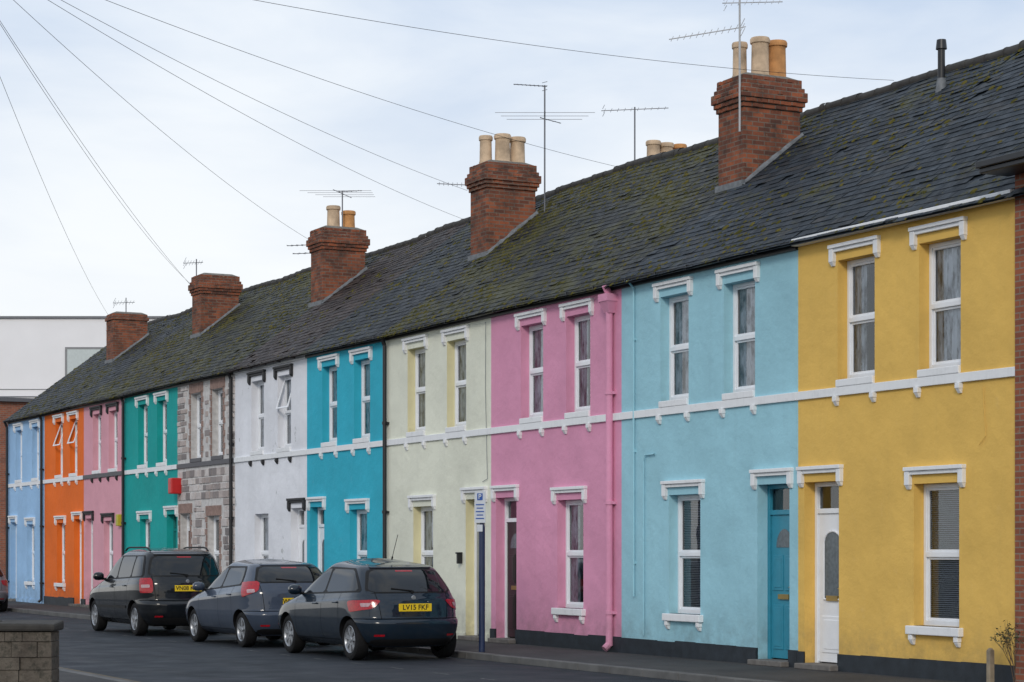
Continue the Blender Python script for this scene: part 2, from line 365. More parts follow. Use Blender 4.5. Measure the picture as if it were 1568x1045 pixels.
def roof(P,x0,x1,sm,mossd,endL=False):
    mb=MB(); n=24
    rows=[]
    for y in (-.18,1,2,3,4.0): rows.append([(x0+(x1-x0)*i/n,y,roofz(x0+(x1-x0)*i/n,y)-.02) for i in range(n+1)])
    mb.grid(rows)
    mb.grid([[(x0+(x1-x0)*i/n,y,RZ0+RK*(8-y)+sag(x0+(x1-x0)*i/n,8-y)) for i in range(n+1)] for y in (4.0,6,8.2)])
    mb.obj('roof_deck',[sm],P)
    mb=MB(); ms=MB(); L=4.18*tn; row=0; s=0
    while s<L-.1:
        y=-.18+s/tn; off=.0 if row%2 else .127
        x=x0-off
        while x<x1:
            wd=.254; a=max(x,x0)+.002; b=min(x+wd,x1)-.002; x+=wd
            if b-a<.05: continue
            if random.random()<.004: continue
            slip=random.random()<.01
            up=.22/tn; j=random.uniform(-.005,.005)-(.04 if slip else 0); h=.013+random.uniform(-.003,.006)+(.012 if random.random()<.04 else 0); tw=random.uniform(-.0025,.0025)
            y0=y+j; y1=min(y+up,3.97)
            def pt(xx,yy,hh): return (xx,yy-hh*RK/tn,roofz(xx,yy)+hh/tn)
            k=len(mb.v)
            mb.v+=[pt(a,y0+tw,h),pt(b,y0-tw,h+random.uniform(-.002,.002)),pt(b,y1,.003),pt(a,y1,.003),pt(a,y0+tw,h-.009),pt(b,y0-tw,h-.009)]
            mb.f+=[(k,k+1,k+2,k+3),(k+4,k+5,k+1,k),(k+4,k,k+3),(k+1,k+5,k+2)]; mb.m+=[0,0,0,0]
            dn=noise.noise(Vector((a*.9,y*.9,3.3)))+.35*noise.noise(Vector((a*3,y*3,1)))+ .18*(y/4)
            for q in range(5):
                if random.random()<mossd*max(0,.28+dn):
                    r=random.uniform(.010,.032)*(1.6 if random.random()<.12 else 1); xx=random.uniform(a,b); yy=y0+random.uniform(0,.03); z=roofz(xx,yy)+h*.7; k=len(ms.v)
                    sq=random.uniform(.8,1.8)
                    for (rr,hh) in ((1,0),(.8,.5)):
                        for i in range(6):
                            th=i*math.pi/3+random.random()*.4; ms.v.append((xx+rr*r*sq*math.cos(th),yy+rr*r*math.sin(th),z+rr*r*math.sin(th)*RK+hh*r*.9))
                    ms.v.append((xx,yy,z+r*.75))
                    for i in range(6):
                        i2=(i+1)%6; ms.f.append((k+i,k+i2,k+6+i2,k+6+i)); ms.f.append((k+6+i,k+6+i2,k+12)); ms.m+=[0,0]
        s+=.165; row+=1
    mb.obj('roof_slates',[sm],P); 
    if ms.v: ms.obj('roof_moss',[M['moss']],P,smooth=True)
    mb=MB(); x=x0
    while x<x1-.05:
        b=min(x+.45,x1); r=.10+random.uniform(-.006,.006); zc=roofz((x+b)/2,4.0)-.03+random.uniform(-.008,.008)
        rows=[]
        for xx,rr in ((x,r+.008),(x+.03,r+.008),(x+.032,r),(b-.004,r)):
            rows.append([(xx,4+rr*1.15*math.cos(th),zc+rr*math.sin(th)) for th in np.linspace(-.5,math.pi+.5,11)])
        mb.grid(rows); x+=.45
    mb.obj('ridge_tiles',[M['ridge']],P,smooth=True)

def chimney(P,cx,y0=2.05,y1=3.15,hw=.38,zt=9.3,pots=(),zb=None,crown=True,bm=None):
    rear_=zb is not None
    zb=zb if zb is not None else roofz(cx,y0)-.25
    mb=MB(); a,b=cx-hw,cx+hw
    mb.box(a,b,y0,y1,zb,zt-.52)
    st=[(.03,zt-.52,zt-.445),(.06,zt-.445,zt-.37),(.09,zt-.37,zt-.215),(.055,zt-.215,zt-.14),(.02,zt-.14,zt-.0)] if crown else [(.0,zt-.52,zt-.2),(.04,zt-.2,zt-.1),(0,zt-.1,zt)]
    for e,c,d in st: 
        mb.box(a-e,b+e,y0-e,y1+e,c,d)
        zq=c
        while zq<d-.05:
            yq=y0-e+random.random()*.1
            while yq<y1+e-.11:
                if random.random()<.45: mb.box(b+e-.02,b+e+random.uniform(.004,.014),yq,yq+.105,zq+.005,zq+.068)
                if random.random()<.45 and a-e+(yq-y0+e)<b+e-.11: xq=a-e+(yq-y0+e)*.7; mb.box(xq,xq+.105,y0-e-random.uniform(.004,.014),y0-e+.02,zq+.005,zq+.068)
                yq+=.113
            zq+=.075
    mb.obj('chimney_stack',[bm or M['brick']],P,bevel=.010)
    c=MB(); c.hexa([(a+.0,y0+.0,zt),(b-.0,y0+.0,zt),(b-.0,y1-.0,zt),(a+.0,y1-.0,zt),(a+.14,y0+.14,zt+.07),(b-.14,y0+.14,zt+.07),(b-.14,y1-.14,zt+.07),(a+.14,y1-.14,zt+.07)])
    c.obj('chimney_flaunching',[M['mortar']],P,bevel=.02)
    if not rear_:
        f=MB()
        for xs in (a,b):
            s0=-1 if xs==a else 1; n=14
            rows=[[],[],[]]
            for i in range(n+1):
                yy=y0-.05+(y1-y0+.08)*i/n; z=roofz(xs,yy); jj=random.uniform(-.02,.02)
                rows[0].append((xs+s0*(.08+jj),yy,z+.018)); rows[1].append((xs+s0*(.03),yy,z+.04)); rows[2].append((xs+s0*.012,yy,z+.08+jj))
            f.grid(rows)
        f.box(a-.03,b+.03,y0-.05,y0-.003,roofz(cx,y0)-.08,roofz(cx,y0)+.07)
        f.obj('chimney_flashing',[M['lead']],P)
    for (px,py,h,r,k) in pots:
        p=MB(); p.lathe((cx+px,py,zt+.03),[(r*1.05,0),(r*1.05,.05),(r*.98,.07),(r*.92,h-.12),(r*.95,h-.1),(r*1.08,h-.09),(r*1.1,h-.03),(r*1.0,h),(r*.82,h),(r*.8,h-.25),(0.001,h-.25)],18)
        p.obj('chimney_pot',[M['pot2'] if k else M['pot']],P,smooth=True)

def pipe(P,x,z0,z1,mat,r=.038,y=-.07,hopper=False,shoe=True):
    mb=MB(); mb.cyl((x,y,z0),(x,y,z1),r,n=12)
    z=z0+.5
    while z<z1:
        mb.cyl((x,y,z),(x,y,z+.06),r*1.3,n=12); mb.box(x-r*1.9,x+r*1.9,y+.01,0,z+.005,z+.05); z+=1.75
    mb.cyl((x,y,z1),(x,-.15,5.84),r,n=10)
    if hopper:
        mb.hexa([(x-.07,y-.05,z1-.30),(x+.07,y-.05,z1-.30),(x+.07,0,z1-.30),(x-.07,0,z1-.30),(x-.13,y-.12,z1-.12),(x+.13,y-.12,z1-.12),(x+.13,0,z1-.12),(x-.13,0,z1-.12)])
        mb.box(x-.14,x+.14,y-.13,0,z1-.118,z1)
    if shoe: mb.cyl((x,y,z0+.03),(x,y-.09,z0-.05),r,n=10)
    mb.obj('drainpipe',[mat],P,smooth=True)

C=dict(yellow=(.78,.50,.125),blue=(.335,.61,.71),pink=(.71,.315,.47),cream=(.76,.775,.655),turq=(.035,.43,.58),white=(.80,.82,.87),teal=(.008,.35,.335),pink2=(.72,.36,.43),orange=(.82,.165,.02),lblue=(.33,.54,.80))
WM={k:stucco(k+'_stucco',v,peel=(.45,.47,.48) if k in('white',) else None) for k,v in C.items()}
CREAM_R=stucco('cream_reveal_stucco',(.76,.71,.44))
RM={'a':slate('slate_blue_grey',(.013,.019,.026),(.032,.043,.056),(.042,.040,.037),.35),
    'b':slate('slate_mossy',(.014,.017,.019),(.032,.037,.039),(.045,.041,.025),.95),
    'c':slate('slate_brown',(.024,.020,.020),(.058,.044,.041),(.075,.053,.041),.2),
    'd':slate('slate_grey',(.015,.019,.024),(.038,.045,.053),(.032,.036,.04),.55)}
DM=lambda n,c: plain(n+'_door_paint',c,.35,.12,.05)
houses=[
 ('yellow',-24.28,-19.72,'yellow',(-22.95,-21.20),-21.27,-23.73,WHT,WHT,'a',.35,M['upvc'],'upvc','dark',('drapes','net','blind')),
 ('light_blue',-29.15,-24.28,'blue',(-27.55,-25.76),-27.26,-24.89,WHT,WHT,'a',.55,DM('teal',(.03,.25,.36)),'self','dark',('net','net','blind')),
 ('pink',-33.79,-29.15,'pink',(-32.22,-30.58),-30.85,-33.2,WHT,WHT,'b',1.0,DM('black',(.02,.018,.018)),'wood','dark',('net','drapes','drapes')),
 ('cream',-38.48,-33.79,'cream',(-37.0,-35.22),-36.69,-34.43,WHT,WHT,'b',1.2,DM('grey',(.3,.32,.3)),'wood',None,('net','net','net')),
 ('turquoise',-42.69,-38.48,'turq',(-41.4,-39.66),-39.85,-42.1,WHT,WHT,'d',.5,M['upvc'],'upvc',None,('net','drapes','net')),
 ('white',-47.27,-42.69,'white',(-45.75,-44.05),-45.5,-43.25,BLK,WHT,'c',.2,M['upvc'],'upvc',None,('net','net','net')),
 ('stone',-51.56,-47.27,'stone',(-50.1,-48.5),-48.8,-50.95,None,M['greytrim'],'b',.6,DM('brown',(.12,.05,.03)),'wood','dark',('net','none','none')),
 ('teal',-56.2,-51.56,'teal',(-54.5,-52.85),-54.3,-52.05,WHT,WHT,'b',.9,DM('darkteal',(.01,.2,.19)),'self',None,('none','blind','net')),
 ('pale_pink',-60.2,-56.2,'pink2',(-58.85,-57.25),-57.7,-59.65,BLK,M['greytrim'],'b',.8,DM('pale',(.5,.5,.5)),'wood','dark',('net','none','net')),
 ('orange',-64.6,-60.2,'orange',(-62.9,-61.3),-62.7,-60.85,WHT,WHT,'d',.7,M['upvc'],'upvc','dark',('none','none','net')),
 ('sky_blue',-69.24,-64.6,'lblue',(-67.8,-65.7),-66.3,-68.5,WHT,WHT,'d',.7,DM('blue',(.1,.3,.5)),'wood',None,('net','blind','net')),
]
t=NT('rubble_stone'); g=t.n('ShaderNodeNewGeometry'); r=g.outputs['Random Per Island']
cr=t.n('ShaderNodeValToRGB'); e=cr.color_ramp; e.elements[0].color=(.17,.155,.155,1); e.elements[1].color=(.66,.62,.60,1)
for p_,c_ in ((.3,(.32,.28,.27,1)),(.5,(.45,.38,.35,1)),(.7,(.56,.51,.49,1))):
    q=e.elements.new(p_); q.color=c_
t.l(r,cr.inputs[0]); stone_m=t.fin(t.mix(t.ramp(t.noise(9,5),.35,.7,0,.4),cr.outputs[0],(.28,.26,.26)),.9,t.bump(t.noise(25,5),.8,.02))
mort_m=plain('pale_pointing',(.60,.59,.58),.9,.3,.4)
TOPS={}
for (nm,x0,x1,wk,ups,gw,dr,lab,strm,rk,moss,dmat,dst,pl,kinds) in houses:
    P=empty(nm+'_terraced_house',((x0+x1)/2,0,0)); TOPS[nm]=P
    UW,GW,DW=.82,.90,.80
    ops=[(c-UW/2,c+UW/2,3.90,5.50) for c in ups]+[(gw-GW/2,gw+GW/2,.66,2.46),(dr-DW/2,dr+DW/2,0.0,2.55)]
    wm=WM.get(wk,mort_m)
    mb=MB(); wallgrid(mb,x0,x1,-.1,5.93,0,ops,.22,0,1)
    mb.quad((x0,8,-.1),(x1,8,-.1),(x1,8,5.9),(x0,8,5.9))
    if nm=='sky_blue': mb.poly([(x0,0,-.1),(x0,8,-.1),(x0,8,5.93),(x0,4,9.0),(x0,0,5.93)])
    mb.obj('walls',[wm,CREAM_R if nm=='cream' else wm],P)
    if wk=='stone':
        sb=MB(); z=.02; random.seed(3)
        while z<5.84:
            h=min(random.choice((.13,.17,.21)),5.86-z); x=x0+.01
            while x<x1-.05:
                wd=min(random.uniform(.16,.46),x1-.01-x)
                hit=[o for o in ops if x<o[1]+.13 and x+wd>o[0]-.13 and z<o[3]+.28 and z+h>o[2]-.08]
                if 3.66<z+h and z<3.84: hit.append(1)
                if not hit:
                    e_=random.uniform(.008,.03); hh=h*random.choice((1,1,1,.93))
                    sb.box(x+.016,x+wd-.016,-e_,.01,z+.016,z+hh-.016)
                x+=wd
            z+=h
        sb.obj('rubble_stones',[stone_m],P,bevel=.008)
        bb=MB()
        for o in ops:   # brick quoins and flat arches
            z=o[2]+.0; k=0
            while z<o[3]-.05:
                wq=.13 if k%2 else .07
                bb.box(o[0]-wq,o[0]-.002,-.022,.01,z+.005,z+.14); bb.box(o[1]+.002,o[1]+wq,-.022,.01,z+.005,z+.14); z+=.15; k+=1
            x=o[0]-.1
            while x<o[1]+.08: bb.box(x+.004,x+.066,-.022,.01,o[3]+.01,o[3]+.25); x+=.075
        bb.obj('brick_dressings',[plain('red_dressing_brick',(.32,.22,.19),.9,.4,.3,12)],P)
    tr_=MB(); zs0,zs1=3.685,3.80
    tr_.box(x0+.002,x1-.002,-.035,.01,zs0,zs1,0)
    sills=MB()
    for c in ups:
        sills.box(c-UW/2,c+UW/2,-.04,WY,zs1+.002,3.90)
        if wk!='stone':
            for q in (-1,1): corbel(tr_,c+q*(UW/2-.0),zs0-.003,1)
            label(tr_,c,UW,5.50,1)
    if wk!='stone':
        if nm not in('white',): label(tr_,gw,GW,2.46,1)
        label(tr_,dr,DW-.06,2.55,1)
    tr_.obj('mouldings',[strm,lab or strm],P,bevel=.006)
    sills.box(gw-GW/2-.08,gw+GW/2+.08,-.08,WY,.55,.66)
    for q in (-1,1): corbel(sills,gw+q*(GW/2-.0),.547)
    sills.obj('sills',[WHT if nm!='stone' else M['greytrim']],P,bevel=.01)
    tilts={'white':(0,.3),'orange':(.35,.35)}.get(nm,(0,0))
    for c,k,tl in zip(ups,kinds[:2],tilts): window(P,c,UW,3.90,5.50,k,tl)
    window(P,gw,GW,.66,2.46,kinds[2])
    doorway(P,dr,DW,2.55,dmat,dst)
    pm=MB(); zt=.24 if pl else .12; pmm=M['plinth'] if pl else wm
    for a,b in ((x0+.003,dr-DW/2),(dr+DW/2,x1-.003)):
        if b-a>.05:
            n=max(1,int((b-a)/.5))
            for i in range(n):
                pm.box(a+(b-a)*i/n,a+(b-a)*(i+1)/n,-.028,.01,-.05,zt+random.uniform(-.012,.012))
    pm.obj('plinth',[pmm],P)
    roof(P,x0,x1,RM[rk],moss)
    gm=M['blackmetal']
    g_=MB()
    if nm=='yellow':
        g_.box(x0+.02,x1-.001,-.13,-.002,5.80,5.895,1)
        g_.obj('fascia',[gm,WHT],P,bevel=.006)
    else:
        g_.box(x0+.001,x1-.001,-.045,-.002,5.76,5.88,1)
        rows=[]
        for i in range(13):
            x=x0+(x1-x0)*i/12; zz=5.86+.008*math.sin(x*1.7)
            rows.append([(x,-.115+.05*math.cos(th),zz+.05*math.sin(th)) for th in np.linspace(math.pi,2*math.pi,9)]+[(x,-.07,zz+.002),(x,-.16,zz+.002)])
        g_.grid(rows,0)
        x=x0+.4
        while x<x1:
            g_.box(x-.012,x+.012,-.172,-.05,5.80,5.868,0); x+=.9
        g_.obj('gutter',[gm, WHT if nm=='white' else gm],P)

pots3=[(-.12,2.30,.60,.12,0),(.10,2.55,.66,.15,0),(.02,2.93,.66,.16,1)]
P=TOPS['light_blue']; chimney(P,-29.15,zt=9.30,pots=pots3)
P=TOPS['cream']; chimney(P,-38.48,zt=9.42,pots=[(-.12,2.27,.58,.13,0),(.08,2.55,.60,.16,0),(.02,2.92,.58,.16,0)])
chimney(P,-38.48,y0=6.0,y1=7.0,zt=9.6,zb=6.9,pots=[(0,6.15,.62,.15,0),(0,6.47,.60,.15,0),(0,6.8,.60,.14,1)])
P=TOPS['white']; chimney(P,-47.27,zt=9.30,pots=[(-.05,2.5,.56,.16,0),(.05,2.85,.45,.16,1)])
chimney(P,-47.27,y0=5.8,y1=6.8,zt=9.25,zb=6.9,pots=[(0,6.1,.5,.13,0)])
P=TOPS['teal']; chimney(P,-56.2,zt=9.22,crown=True)
P=TOPS['orange']; chimney(P,-64.6,zt=9.0,crown=False)
P=TOPS['light_blue']; v=MB(); zz=roofz(-25.45,3.4)
v.cyl((-25.45,3.4,zz-.1),(-25.45,3.4,zz+.68),.055,n=14,m=0); v.cyl((-25.45,3.4,zz+.60),(-25.45,3.4,zz+.74),.085,.07,n=14,m=0); v.cyl((-25.45,3.4,zz-.12),(-25.45,3.4,zz+.16),.10,.065,n=14,m=1)
v.obj('soil_vent_pipe',[M['blackmetal'],M['lead']],P,smooth=True)

pipe(TOPS['pink'],-29.42,.1,5.70,WM['pink'],.058,hopper=True)
pipe(TOPS['light_blue'],-28.72,.9,5.72,WM['blue'],.016,y=-.03,shoe=False)
mb=MB(); mb.tube([(-28.1,-.03,3.1),(-28.38,-.03,3.1),(-28.42,-.03,3.0),(-28.42,-.03,.3)],.012,8); mb.obj('surface_pipe',[WM['blue']],TOPS['light_blue'],smooth=True)
pipe(TOPS['cream'],-38.36,.1,5.66,M['blackmetal'],.04)
pipe(TOPS['stone'],-47.38,.1,5.66,M['blackmetal'],.04)
pipe(TOPS['teal'],-56.08,.1,5.66,M['blackmetal'],.04)
pipe(TOPS['sky_blue'],-64.72,.1,5.66,M['blackmetal'],.04)
pipe(TOPS['sky_blue'],-69.1,.1,5.66,M['blackmetal'],.04)
mb=MB(); mb.tube([(-33.95,-.03,5.7),(-33.98,-.02,4.5),(-33.9,-.02,2.9),(-34.1,-.02,2.85)],.005,6); mb.obj('wall_cable',[M['lead']],TOPS['cream'])
mb=MB(); mb.tube([(-20.35,-.02,3.6),(-20.3,-.02,3.0),(-20.42,-.02,2.9)],.004,6); mb.obj('wall_cable',[WM['yellow']],TOPS['yellow'])
mb=MB(); mb.box(-51.50,-51.22,-.28,0,3.05,3.45); mb.obj('red_alarm_box',[plain('red_plastic',(.55,.02,.02),.4)],TOPS['stone'],bevel=.03)
mb=MB(); mb.box(-56.62,-56.42,-.12,0,2.3,2.62); mb.obj('alarm_box',[plain('yellow_plastic',(.45,.42,.03),.4)],TOPS['pale_pink'],bevel=.02)
mb=MB(); mb.box(-35.02,-34.96,-.10,0,1.38,1.56); mb.box(-35.03,-34.95,-.12,0,1.56,1.59); mb.obj('wall_lamp',[M['blackmetal']],TOPS['cream'],bevel=.01)

P=empty('brick_house',(-15,0,0)); x0,x1=-19.715,-9
mb=MB(); wallgrid(mb,x0,x1,-.1,6.15,-.06,[(-18.2,-17.2,3.9,5.5),(-18.2,-17.2,.7,2.5),(-15,-14.1,0,2.5)],.2,0); mb.quad((x0,-.06,-.1),(x0,-.06,6.15),(x0,.1,6.15),(x0,.1,-.1)); mb.quad((x0,8,-.1),(x1,8,-.1),(x1,8,6),(x0,8,6)); mb.poly([(x1,-.06,-.1),(x1,8,-.1),(x1,8,6),(x1,4,9),(x1,-.06,6.1)])
mb.obj('walls',[M['brick2']],P)
window(P,-17.7,1,3.9,5.5,'net'); window(P,-17.7,1,.7,2.5,'net'); doorway(P,-14.55,.9,2.5,DM('green',(.03,.15,.06)),'wood')
roof(P,x0,x1,RM['a'],.4)
mb=MB(); mb.box(x0-.10,x1,-.52,-.07,6.06,6.12); mb.box(x0-.12,x1,-.56,-.44,6.12,6.2)
mb.hexa([(x0-.12,-.5,6.12),(x1,-.5,6.12),(x1,.5,6.40),(x0-.12,.5,6.40),(x0-.12,-.5,6.19),(x1,-.5,6.19),(x1,.5,6.50),(x0-.12,.5,6.50)]); mb.obj('eaves',[M['blackmetal']],P,bevel=.01)

# ------------------------------------------------------------------ TV aerials
R_=Vector((.454,.891,0)); D_=Vector((-.891,.454,0)); U_=Vector((0,0,1))
def aerial(base,top,items,mat=None):
    P=empty('tv_aerial',base); mb=MB(); mb.cyl(base,top,.017,n=8)
    for (z,d,l0,l1,n,el,ed) in items:
        o=Vector((top[0],top[1],z)); d=d.normalized(); mb.cyl(o+d*l0,o+d*l1,.009,n=6)
        for i in range(n):
            p=o+d*(l0+(l1-l0)*(i+.5)/n); e_=el*(1-.35*i/max(1,n)); mb.cyl(p-ed*e_/2,p+ed*e_/2,.005,n=5)
        if n>5:
            p=o+d*(l0+.05); mb.cyl(p-ed*el*.5+U_*.08,p+ed*el*.5+U_*.08,.006,n=5); mb.cyl(p-ed*el*.5-U_*.08,p+ed*el*.5-U_*.08,.006,n=5)
    mb.obj('aerial',[mat or M['alu']],P)
aerial((-28.72,1.94,8.35),(-28.72,1.94,10.52),[(10.42,R_+D_*.3+U_*.1,-.3,.75,9,.22,(U_*.6+D_*.8+R_*.3).normalized()),(10.02,-R_+D_*.2+U_*-.12,-.1,1.15,12,.14,(U_*.8+R_*.4).normalized())],plain('galvanised_mast',(.45,.46,.47),.5))
aerial((-37.8,3.2,8.4),(-37.8,3.2,11.0),[(10.98,-R_+D_*.4+U_*.15,-.05,.68,8,.2,(D_*.8+R_*.5+U_*.3).normalized()),(10.38,D_,-.5,.5,3,2.0,R_),(10.32,R_+D_*.3-U_*.2,-.1,.35,3,.3,(D_+R_*.5).normalized())])
aerial((-39.0,6.0,8.9),(-39.0,6.0,11.05),[(11.0,R_-D_*.2,-.72,.72,10,.14,(U_*.7+D_*.6+R_*.3).normalized())])
aerial((-47.0,2.6,9.3),(-47.0,2.6,10.22),[(10.15,D_+R_*.3,-.6,.6,4,1.7,R_),(10.2,R_-D_*.3,-.1,.5,5,.2,(D_+R_*.5).normalized())])
aerial((-38.95,2.2,8.7),(-38.95,2.2,9.15),[(9.08,-R_+D_*.2+U_*.08,-.05,.8,9,.16,(U_*.7+D_*.7).normalized())])
aerial((-47.7,2.2,8.6),(-47.7,2.2,9.05),[(9.0,-R_+D_*.3,-.05,.75,6,.3,(D_*.7+R_*.5).normalized()),(8.8,-R_+D_*.3,-.05,.6,4,.3,(D_*.7+R_*.5).normalized())])
aerial((-56.65,2.2,8.9),(-56.65,2.2,9.75),[(9.65,R_-D_*.3,-.4,.2,7,.25,(U_*.7+D_*.7+R_*.2).normalized())])
aerial((-64.7,2.6,8.9),(-64.7,2.6,9.55),[(9.4,R_-D_*.3,-.45,.3,7,.25,(U_*.7+D_*.7+R_*.2).normalized())])

# ------------------------------------------------------------------ telegraph pole and overhead wires
PT=Vector((-25.3,-11.4,8.85))
mb=MB(); mb.cyl((PT.x,PT.y,-.1),(PT.x,PT.y,9.1),.15,.10,n=14); mb.cyl((PT.x-.3,PT.y,8.85),(PT.x+.3,PT.y,8.85),.02,n=6); mb.cyl((PT.x,PT.y-.3,8.8),(PT.x,PT.y+.3,8.8),.02,n=6)
mb.obj('telegraph_pole',[plain('creosoted_wood',(.08,.055,.04),.85,.4,.5,6)],smooth=True)
for tgt,sg in (((-27.4,4,9.12),.28),((-36,4,9.1),.22),((-43.2,4,9.1),.25),((-38.9,2.0,8.95),.2),((-47.65,2.0,9.1),.25),((-56.6,2.0,9.05),.35),((-57.2,3,8.35),.35),((-65,2.2,8.9),.4)):
    T=Vector(tgt); mb=MB(); pts=[]
    for i in range(41):
        u=i/40; p=PT.lerp(T,u); p.z-=4*sg*u*(1-u); pts.append(p)
    mb.tube(pts,.0036,5); mb.obj('overhead_wire',[M['rubber']])

# ------------------------------------------------------------------ parking sign
P=empty('parking_sign',(-30.4,-1.85,0)); mb=MB(); mb.cyl((-30.4,-1.85,-.02),(-30.4,-1.85,2.56),.034,n=14); mb.cyl((-30.4,-1.85,-.02),(-30.4,-1.85,2.0),.050,n=14); mb.cyl((-30.4,-1.85,2.0),(-30.4,-1.85,2.04),.050,.034,n=14)
mb.obj('post',[M['bluecol']],P,smooth=True)
sd=Vector((.55,-.83,0)).normalized(); sr=Vector((.83,.55,0)).normalized()
def splate(name,w_,z0,z1,off,mat):
    mb=MB(); c=Vector((-30.4,-1.85,0))+sd*off
    p=[c-sr*w_/2,c+sr*w_/2]; q=[x-sd*.004 for x in p]
    mb.hexa([(*p[0].xy,z0),(*p[1].xy,z0),(*q[1].xy,z0),(*q[0].xy,z0),(*p[0].xy,z1),(*p[1].xy,z1),(*q[1].xy,z1),(*q[0].xy,z1)]); mb.obj(name,[mat],P)
sw=plain('sign_white',(.58,.62,.67),.4,.1,.02); sb_=plain('sign_blue',(.02,.09,.36),.4,.1,.02)
splate('sign_plate',.20,2.06,2.56,.060,sw); splate('blue_panel',.10,2.42,2.53,.064,sb_)
for k in range(5): splate('text_line',.15-.03*(k%2),2.34-k*.055,2.358-k*.055,.064,sb_)
splate('clip',.10,1.92,2.03,.066,sw)
def basis(tx,ty,o):
    tx=Vector(tx);ty=Vector(ty);tz=tx.cross(ty); return Matrix(((tx.x,ty.x,tz.x,o[0]),(tx.y,ty.y,tz.y,o[1]),(tx.z,ty.z,tz.z,o[2]),(0,0,0,1)))
def text(body,size,mat,mtx,parent,name):
    c=bpy.data.curves.new(name,'FONT'); c.body=body; c.size=size; c.align_x='CENTER'; c.align_y='CENTER'; c.materials.append(mat); c.offset=.002
    o=bpy.data.objects.new(name,c); COL.objects.link(o); o.parent=parent; o.matrix_parent_inverse=parent.matrix_basis.inverted() ; o.matrix_basis=mtx; return o
cc=Vector((-30.4,-1.85,2.475))+sd*.067; text('P',.11,sw,basis(sr,U_,cc),P,'letter')

# ------------------------------------------------------------------ cars
def pchip(xs,ys):
    xs=np.array(xs,float); ys=np.array(ys,float); h=np.diff(xs); d=np.diff(ys)/h; m=np.zeros(len(xs)); m[0]=d[0]; m[-1]=d[-1]
    for i in range(1,len(xs)-1):
        if d[i-1]*d[i]>0: m[i]=2*d[i-1]*d[i]/(d[i-1]+d[i])
    def f(x):
        i=int(min(max(np.searchsorted(xs,x)-1,0),len(h)-1)); t=(x-xs[i])/h[i]; t=min(max(t,0),1)
        return (2*t**3-3*t*t+1)*ys[i]+(t**3-2*t*t+t)*h[i]*m[i]+(-2*t**3+3*t*t)*ys[i+1]+(t**3-t*t)*h[i]*m[i+1]
    return f
# z(rear), z(front), x(rear), x(front), half width
HATCH=[(.20,.20,.16,3.84,.68),(.29,.28,.07,3.94,.78),(.42,.40,.015,3.99,.835),(.55,.51,.0,4.0,.853),(.595,.55,.02,3.99,.856),(.63,.58,.085,3.97,.858),(.74,.64,.10,3.93,.856),(.86,.72,.13,3.83,.852),(.905,.76,.15,3.72,.846),(.935,.80,.17,3.58,.826),(.985,.90,.20,3.14,.795),(1.03,.945,.235,2.98,.775),(1.18,1.12,.37,2.64,.712),(1.31,1.31,.525,2.22,.648),(1.375,1.42,.64,1.95,.59),(1.405,1.465,.78,1.75,.49),(1.43,1.495,1.08,1.62,.29),(1.437,1.503,1.3,1.5,.04)]
# second hatchback: wedgier waist, shorter tail
HATCH2=[(.20,.20,.16,3.80,.68),(.29,.28,.07,3.90,.78),(.42,.40,.015,3.95,.83),(.55,.51,.0,3.96,.85),(.595,.55,.02,3.95,.853),(.63,.58,.075,3.93,.855),(.76,.62,.085,3.89,.855),(.90,.69,.10,3.79,.856),(.965,.73,.12,3.68,.850),(1.00,.78,.14,3.54,.828),(1.05,.88,.17,3.10,.795),(1.09,.92,.20,2.94,.775),(1.22,1.09,.33,2.60,.705),(1.34,1.30,.50,2.18,.63),(1.395,1.42,.62,1.92,.57),(1.42,1.46,.76,1.74,.48),(1.44,1.485,1.06,1.6,.29),(1.446,1.493,1.28,1.5,.04)]
MPV=[(.22,.22,.12,4.12,.72),(.32,.30,.05,4.24,.81),(.45,.42,.0,4.29,.86),(.60,.55,.0,4.3,.87),(.65,.60,.03,4.28,.872),(.69,.63,.085,4.25,.875),(.85,.74,.09,4.18,.875),(.98,.82,.11,4.02,.868),(1.04,.87,.13,3.82,.850),(1.08,.98,.15,3.4,.832),(1.13,1.03,.17,3.22,.81),(1.32,1.25,.26,2.85,.755),(1.49,1.47,.37,2.45,.69),(1.57,1.58,.47,2.1,.63),(1.605,1.63,.63,1.85,.52),(1.63,1.655,.98,1.65,.30),(1.636,1.662,1.2,1.55,.04)]
def carpaint(name,c):
    t=NT(name); col=t.mix(t.ramp(t.noise(2.2,5),.35,.7,0,.5),c,sc(c,.8)); sx=t.n('ShaderNodeSeparateXYZ'); t.l(t.tc,sx.inputs[0])
    d=t.math('MULTIPLY',t.ramp(sx.outputs[2],.2,.6,1,0),t.ramp(t.noise(6,5),.3,.7,.03,.35)); col=t.mix(d,col,(.05,.047,.043))
    return t.fin(col,t.ramp(t.noise(5,5),.3,.7,.3,.4),None,metal=.0,coat=.9,spec=.1)
CG=plain('car_glass',(.006,.008,.010),.03,.1,0,spec=.6)
CB=plain('black_car_plastic',(.010,.010,.011),.55,.1,.1,spec=.25)
SEAM=plain('panel_gap',(.003,.003,.003),.8,.1,0,spec=.1)
RED=plain('red_lens',(.40,.006,.015),.12,.5,.1,40,coat=.3); WL=plain('clear_lens',(.45,.30,.32),.12,.3,.1,30,coat=.3)
TY=plain('tyre_rubber',(.012,.012,.013),.8,.3,.3,20,spec=.2); AL=plain('alloy_wheel',(.34,.36,.39),.35,.3,.05,metal=.6); YP=plain('yellow_plate',(.78,.54,.015),.4,.05,.02); INK=plain('plate_ink',(.01,.01,.01),.5)
